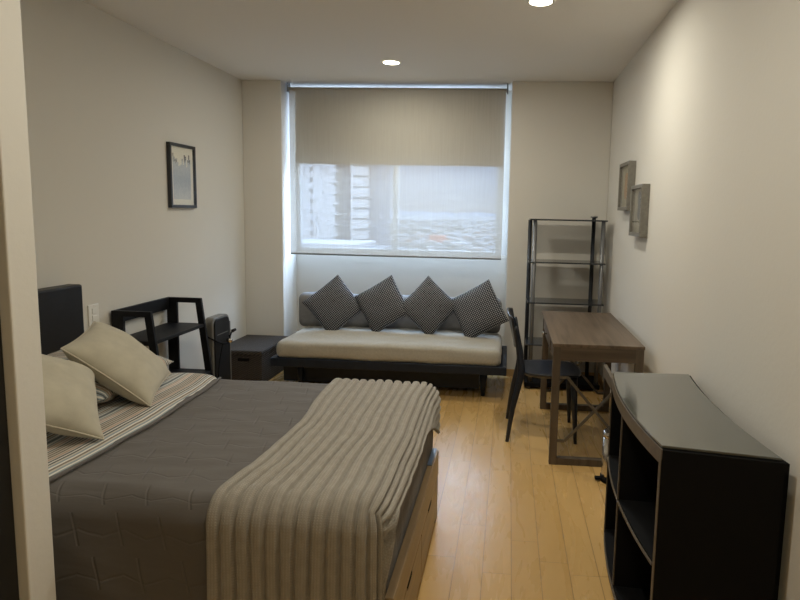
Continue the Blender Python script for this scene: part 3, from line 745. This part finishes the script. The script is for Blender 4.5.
# backrest: curved sheet that narrows downwards and leans back
def back_sheet():
    b = B(); nu, nv = 20, 16
    for side in (0, 1):
        vs = []
        for i in range(nu+1):
            for j in range(nv+1):
                s = -1+2*i/nu; h = j/nv
                z = .60+.245*h
                half = .165+.045*h
                y = cym+half*s
                x = .070-.055*h**1.1-.012+.030*s*s*(.5+.5*h)+side*.013
                z -= .022*s*s*h-.018*(1-h)*s*s
                vs.append((x, y, z))
        b.add(vs, [(i*(nv+1)+j, (i+1)*(nv+1)+j, (i+1)*(nv+1)+j+1, i*(nv+1)+j+1) for i in range(nu) for j in range(nv)])
    m1 = nv+1; o = (nu+1)*m1
    ring = [i*m1 for i in range(nu+1)]+[nu*m1+j for j in range(1, m1)]+[i*m1+nv for i in range(nu-1, -1, -1)]+[j for j in range(nv-1, 0, -1)]
    b.f += [(ring[k], ring[(k+1) % len(ring)], o+ring[(k+1) % len(ring)], o+ring[k]) for k in range(len(ring))]; b.mi += [0]*len(ring)
    return b
back_sheet().build('backrest', M['chair'], t, smooth=True)
for s in (-1, 1):
    P = smooth_pts([(.028+.004, cym+s*.232, 0), (.062, cym+s*.222, .22), (.104, cym+s*.208, .42), (.108, cym+s*.200, .50), (.088, cym+s*.190, .62), (.066, cym+s*.200, .76)], 6)
    rr = [.012+.014*min(1, k/(len(P)*.5)) if k < len(P)*.55 else .026-.016*(k-len(P)*.55)/(len(P)*.45) for k in range(len(P))]
    B().tube(P, rr, 14).build('rear_leg', M['chair'], t, smooth=True)
    B().tube([(.455, cym+s*.170, .435), (.465, cym+s*.190, .25), (.478, cym+s*.212, 0)], [.024, .019, .011], 14).build('front_leg', M['chair'], t, smooth=True)

# ================================================================ CURVED CABINET
t = thing('curved_cabinet', (.63, 2.3, 0), 'black curved open cabinet with smoked glass top in the right foreground', 'cabinet')
q0, q1 = 1.868, 2.785; H_ = .782; D_ = .352
def bow(y):                                 # both faces bow into the room
    s = (y-(q0+q1)/2)/((q1-q0)/2); return -.036*(1-s*s)
xf0 = .486
def xfr(y): return xf0+bow(y)
def xbk(y): return xf0+D_+bow(y)*.95
NS = 24
def curved(x_in, x_out, y0, y1, z0, z1, n=NS):
    ys = [y0+(y1-y0)*i/n for i in range(n+1)]
    return B().prism([(x_in(y), y) for y in ys]+[(x_out(y), y) for y in reversed(ys)], z0, z1)
th = .022
curved(lambda y: xfr(y)+.004, xbk, q0, q1, H_-.03, H_).splay().build('top_board', M['black_matte'], t)
curved(lambda y: xfr(y)+.004, xbk, q0, q1, .02, .05).splay().build('bottom_board', M['black_matte'], t)
curved(lambda y: xfr(y)+.006, lambda y: xbk(y)-.012, q0+th, q1-th, .388, .406).splay().build('shelf', M['black_matte'], t)
curved(lambda y: xbk(y)-.012, xbk, q0, q1, .05, H_-.03).splay().build('back_panel', M['black_matte'], t)
for y in (q0, q1-th): B().box(xfr(y+th/2)+.004, xbk(y+th/2), y, y+th, .0, H_-.03).splay().build('side_panel', M['black_matte'], t)
ymid = (q0+q1)/2
B().box(xfr(ymid)+.006, xbk(ymid)-.012, ymid-.009, ymid+.009, .05, H_-.03).splay().build('divider', M['black_matte'], t)
# pale edge bands along the front
eb = lambda nm, z0, z1, y0, y1, n=NS: curved(lambda y: xfr(y), lambda y: xfr(y)+.005, y0, y1, z0, z1, n).build(nm, M['edgeband'], t)
eb('edge_band', H_-.045, H_+.001, q0, q1)
eb('edge_band', .392, .400, q0+th, q1-th)
eb('edge_band', .02, .034, q0, q1)
eb('edge_band', .034, H_-.045, q0, q0+.014, 1)
eb('edge_band', .034, H_-.045, q1-.02, q1, 1)
eb('edge_band', .05, H_-.045, ymid-.004, ymid+.004, 1)
curved(lambda y: xfr(y)+.006, lambda y: xbk(y)-.012, q0+.014, q1-.014, H_+.002, H_+.010).splay().build('glass_top', M['glasstop'], t, bevel=.0015)

# ================================================================ WOODEN FRAME BEHIND THE CABINET
t = thing('wooden_stand', (.52, 2.97, 0), 'brown wooden stand with a slanting top rail between desk and cabinet', 'stand')
B().bar((.512, 2.84, .700), (.508, 3.12, .715), .018, .055).build('top_rail', M['edgeband'], t, bevel=.002)
B().bar((.512, 2.845, .72), (.512, 2.845, .0), .02, .022, up=(0, 1, 0)).build('post', M['edgeband'], t, bevel=.002)
B().bar((.68, 2.845, .72), (.68, 2.845, .0), .02, .022, up=(0, 1, 0)).build('post', M['edgeband'], t, bevel=.002)
B().bar((.523, 2.845, .12), (.669, 2.845, .12), .018, .03).build('stretcher', M['edgeband'], t, bevel=.002)
B().bar((.523, 2.845, .70), (.669, 2.845, .70), .018, .03).build('stretcher', M['edgeband'], t, bevel=.002)

# ================================================================ PEDAL BIN
bx, by_ = .635, 3.42
t = thing('pedal_bin', (bx, by_, 0), 'small brushed steel pedal bin with black base under the near end of the desk', 'bin')
B().lathe(bx, by_, [(.068, .03), (.070, .04), (.070, .262)], 36).build('body', M['steel'], t, smooth=False)
B().lathe(bx, by_, [(.074, 0), (.076, .012), (.074, .03)], 36).build('base_ring', M['black_matte'], t, smooth=True)
B().lathe(bx, by_, [(.073, .262), (.074, .275), (.066, .290), (.03, .297), (.002, .298)], 36).build('lid', M['steel'], t, smooth=True)
B().box(bx-.105, bx-.062, by_-.022, by_+.012, .008, .020).build('pedal', M['black_matte'], t, bevel=.003)
for o in list(C.objects):
    if o.name.startswith('body'):
        for p in o.data.polygons: p.use_smooth = len(p.vertices) == 4

# ================================================================ OUTSIDE
GZ = -62
M['fac_white'] = mat('white_facade', (.30, .305, .32), .8, noise_col=(.15, .05))
M['fac_blue'] = mat('grey_blue_facade', (.07, .08, .115), .6)
M['fac_grey'] = mat('grey_facade', (.085, .095, .125), .7)
M['fac_dark'] = mat('dark_window', (.05, .055, .07), .3)
M['roof_red'] = mat('orange_red_roof', (.24, .085, .055), .8)
M['podium'] = mat('pale_podium', (.11, .118, .138), .8)
m = M['land'] = mat('plain_ground', (.20, .23, .25), .95); g = NB(m)
nn = g.n('ShaderNodeTexNoise'); nn.inputs['Scale'].default_value = .012; nn.inputs['Detail'].default_value = 6; tc = g.n('ShaderNodeTexCoord'); g.l(tc.outputs['Object'], nn.inputs['Vector'])
g.l(g.ramp(nn.outputs['Fac'], [(.38, (.06, .068, .078)), (.55, (.08, .085, .095)), (.7, (.10, .10, .10))]), g.b.inputs['Base Color'])
b = B().add([(-9000, 80, GZ), (9000, 80, GZ), (9000, 16000, GZ), (-9000, 16000, GZ)], [(0, 1, 2, 3)])
o = b.build('distant_ground', M['land']); o['kind'] = 'structure'
# hills on the horizon
b = B(); vs = []; n = 120
for i in range(n+1):
    x = -7000+14000*i/n
    h = 60+170*max(0, nz3(i*.06, 1.7, 0))+70*nz3(i*.25, 5, 0)
    vs += [(x, 13000, GZ), (x, 13900, GZ+max(20, h)), (x, 15000, GZ)]
b.add(vs, [(i*3+k, (i+1)*3+k, (i+1)*3+k+1, i*3+k+1) for i in range(n) for k in (0, 1)])
M['hill'] = mat('far_hill', (.065, .08, .11), .95)
o = b.build('hills', M['hill']); o['kind'] = 'structure'
# city houses: beyond counting
m = M['houses'] = mat('city_houses', (.6, .6, .6), .85); g = NB(m)
ge = g.n('ShaderNodeNewGeometry')
g.l(g.ramp(ge.outputs['Random Per Island'], [(0, (.22, .22, .225)), (.22, (.11, .11, .11)), (.40, (.10, .088, .08)), (.50, (.27, .27, .275)), (.64, (.05, .062, .06)), (.9, (.13, .08, .06)), (.93, (.08, .09, .10))], 'CONSTANT'), g.b.inputs['Base Color'])
b = B(); rnd = random.Random(3)
for i in range(5200):
    d = 330*math.exp(rnd.random()*2.7); x = (rnd.random()-.62)*d*.75
    s = 8+14*rnd.random()**2; s2 = 7+10*rnd.random(); h = 3+7*rnd.random()**2
    if rnd.random() < .06: s *= 2.4; s2 *= 1.8
    b.box(x, x+s, d, d+s2, GZ, GZ+h)
o = b.build('city_houses', M['houses']); tag(o, 'sprawl of pale distant houses and trees seen beyond the window', 'city', kind='stuff')
# towers
YT = 180
t = thing('apartment_tower', (-61, YT, GZ), 'white high-rise with small square windows filling the left window pane', 'building')
def px(x, y): return (x-507.)/620*y-0.0             # rough metres per photo direction at distance
tx = [px(v, YT) for v in (280, 331, 345)]
B().box(tx[0], tx[1], YT, YT+22, GZ, 40).build('facade', M['fac_white'], t)
B().box(tx[1], tx[2], YT+5, YT+22, GZ, 40).build('recessed_bay', M['fac_blue'], t)
fl = 3.09
for k in range(12):
    z = -9.0+k*fl
    B().box(px(305.5, YT), px(308.5, YT), YT-.15, YT+.1, z, z+1.0).build('window', M['fac_dark'], t)
    B().box(tx[1]-.5, tx[1]+.8, YT-.6, YT+5, z-.35, z+.35).build('balcony', M['fac_white'], t)
t = thing('apartment_block', (-46, YT+4, GZ), 'white tower with dark floor bands to the right of the windowed high-rise', 'building')
ux = [px(v, YT) for v in (346.5, 364, 374)]
B().box(ux[0], ux[1], YT+1, YT+20, GZ, 40).build('facade', M['fac_white'], t)
B().box(ux[1], ux[2], YT+3, YT+20, GZ, 40).build('side_wall', M['fac_grey'], t)
for k in range(14):
    z = -10.5+k*fl
    B().box(ux[0]+.8, ux[1], YT+.8, YT+1.2, z, z+.45).build('floor_band', M['fac_dark'], t)
t = thing('podium_building', (-47, 160, GZ), 'low flat-roofed white podium in front of the two high-rises', 'building')
B().box(px(270, 150), px(352, 150), 150, 172, GZ, -8.2).build('hall', M['podium'], t)
B().box(px(270, 150), px(354, 150), 149, 172, -8.2, -6.9).build('roof_slab', M['fac_white'], t)
B().box(px(352, 150), px(375, 150), 152, 170, GZ, -8.0).build('wing', M['podium'], t)
o = B().box(-134-26, -134+36-30, 1250, 1275, GZ, GZ+16).build('red_roof_hall', M['roof_red'], loc=(-140, 1262, GZ)); tag(o, 'building with a bright orange-red roof in the middle of the city view', 'building')

# ================================================================ SKY, SUN
w = bpy.data.worlds.new('sky'); S.world = w; w.use_nodes = True; nt = w.node_tree; nt.nodes.clear()
o = nt.nodes.new('ShaderNodeOutputWorld'); bg = nt.nodes.new('ShaderNodeBackground'); tc = nt.nodes.new('ShaderNodeTexCoord'); sp = nt.nodes.new('ShaderNodeSeparateXYZ')
r = nt.nodes.new('ShaderNodeValToRGB'); nt.links.new(tc.outputs['Generated'], sp.inputs[0]); nt.links.new(sp.outputs[2], r.inputs[0])
cr = r.color_ramp; cr.elements[0].position = 0; cr.elements[0].color = (.075, .090, .115, 1); cr.elements[1].position = .7; cr.elements[1].color = (.56, .80, 1.15, 1)
e = cr.elements.new(.08); e.color = (.052, .084, .145, 1)
e = cr.elements.new(.20); e.color = (.24, .31, .42, 1)
e = cr.elements.new(.34); e.color = (.80, .98, 1.24, 1)
nt.links.new(r.outputs[0], bg.inputs[0]); bg.inputs[1].default_value = 9.5; nt.links.new(bg.outputs[0], o.inputs[0])
L = bpy.data.lights.new('sun', 'SUN'); L.energy = 3.0; L.angle = .01; L.color = (1, .95, .88)
o = bpy.data.objects.new('sun', L); C.objects.link(o); o.rotation_euler = Vector((-.35, .62, -.75)).to_track_quat('-Z', 'Y').to_euler(); o.location = (0, -20, 40)
# daylight portal in the window opening
L = bpy.data.lights.new('window_portal', 'AREA'); L.shape = 'RECTANGLE'; L.size = RX1-RX0; L.size_y = HC-WZ0
o = bpy.data.objects.new('window_portal', L); C.objects.link(o); o.location = ((RX0+RX1)/2, YG+.1, (HC+WZ0)/2); o.rotation_euler = (math.radians(-90), 0, 0)
L.cycles.is_portal = True

# ================================================================ CAMERA
cam = bpy.data.cameras.new('camera'); co = bpy.data.objects.new('camera', cam); C.objects.link(co)
cam.sensor_fit = 'HORIZONTAL'; cam.sensor_width = 36; cam.lens = 620/800*36
cam.shift_x = -57.902/800; cam.shift_y = -12.524/800; cam.clip_start = .05; cam.clip_end = 30000
ri = Vector((.99640576, .08189613, .02164687)); up = Vector((-.03128118, .11825266, .9924907)); fw = Vector((-.07872135, .98960059, -.12038944))
R3 = Matrix((ri, up, -fw)).transposed()
co.matrix_world = Matrix.Translation((0, 0, 1.49)) @ R3.to_4x4()
S.camera = co
S.view_settings.view_transform = 'Standard'; S.view_settings.look = 'None'; S.view_settings.gamma = 1; S.view_settings.use_curve_mapping = False
S.view_settings.exposure = 0.72
S.cycles.max_bounces = 10; S.cycles.diffuse_bounces = 6; S.cycles.transparent_max_bounces = 16
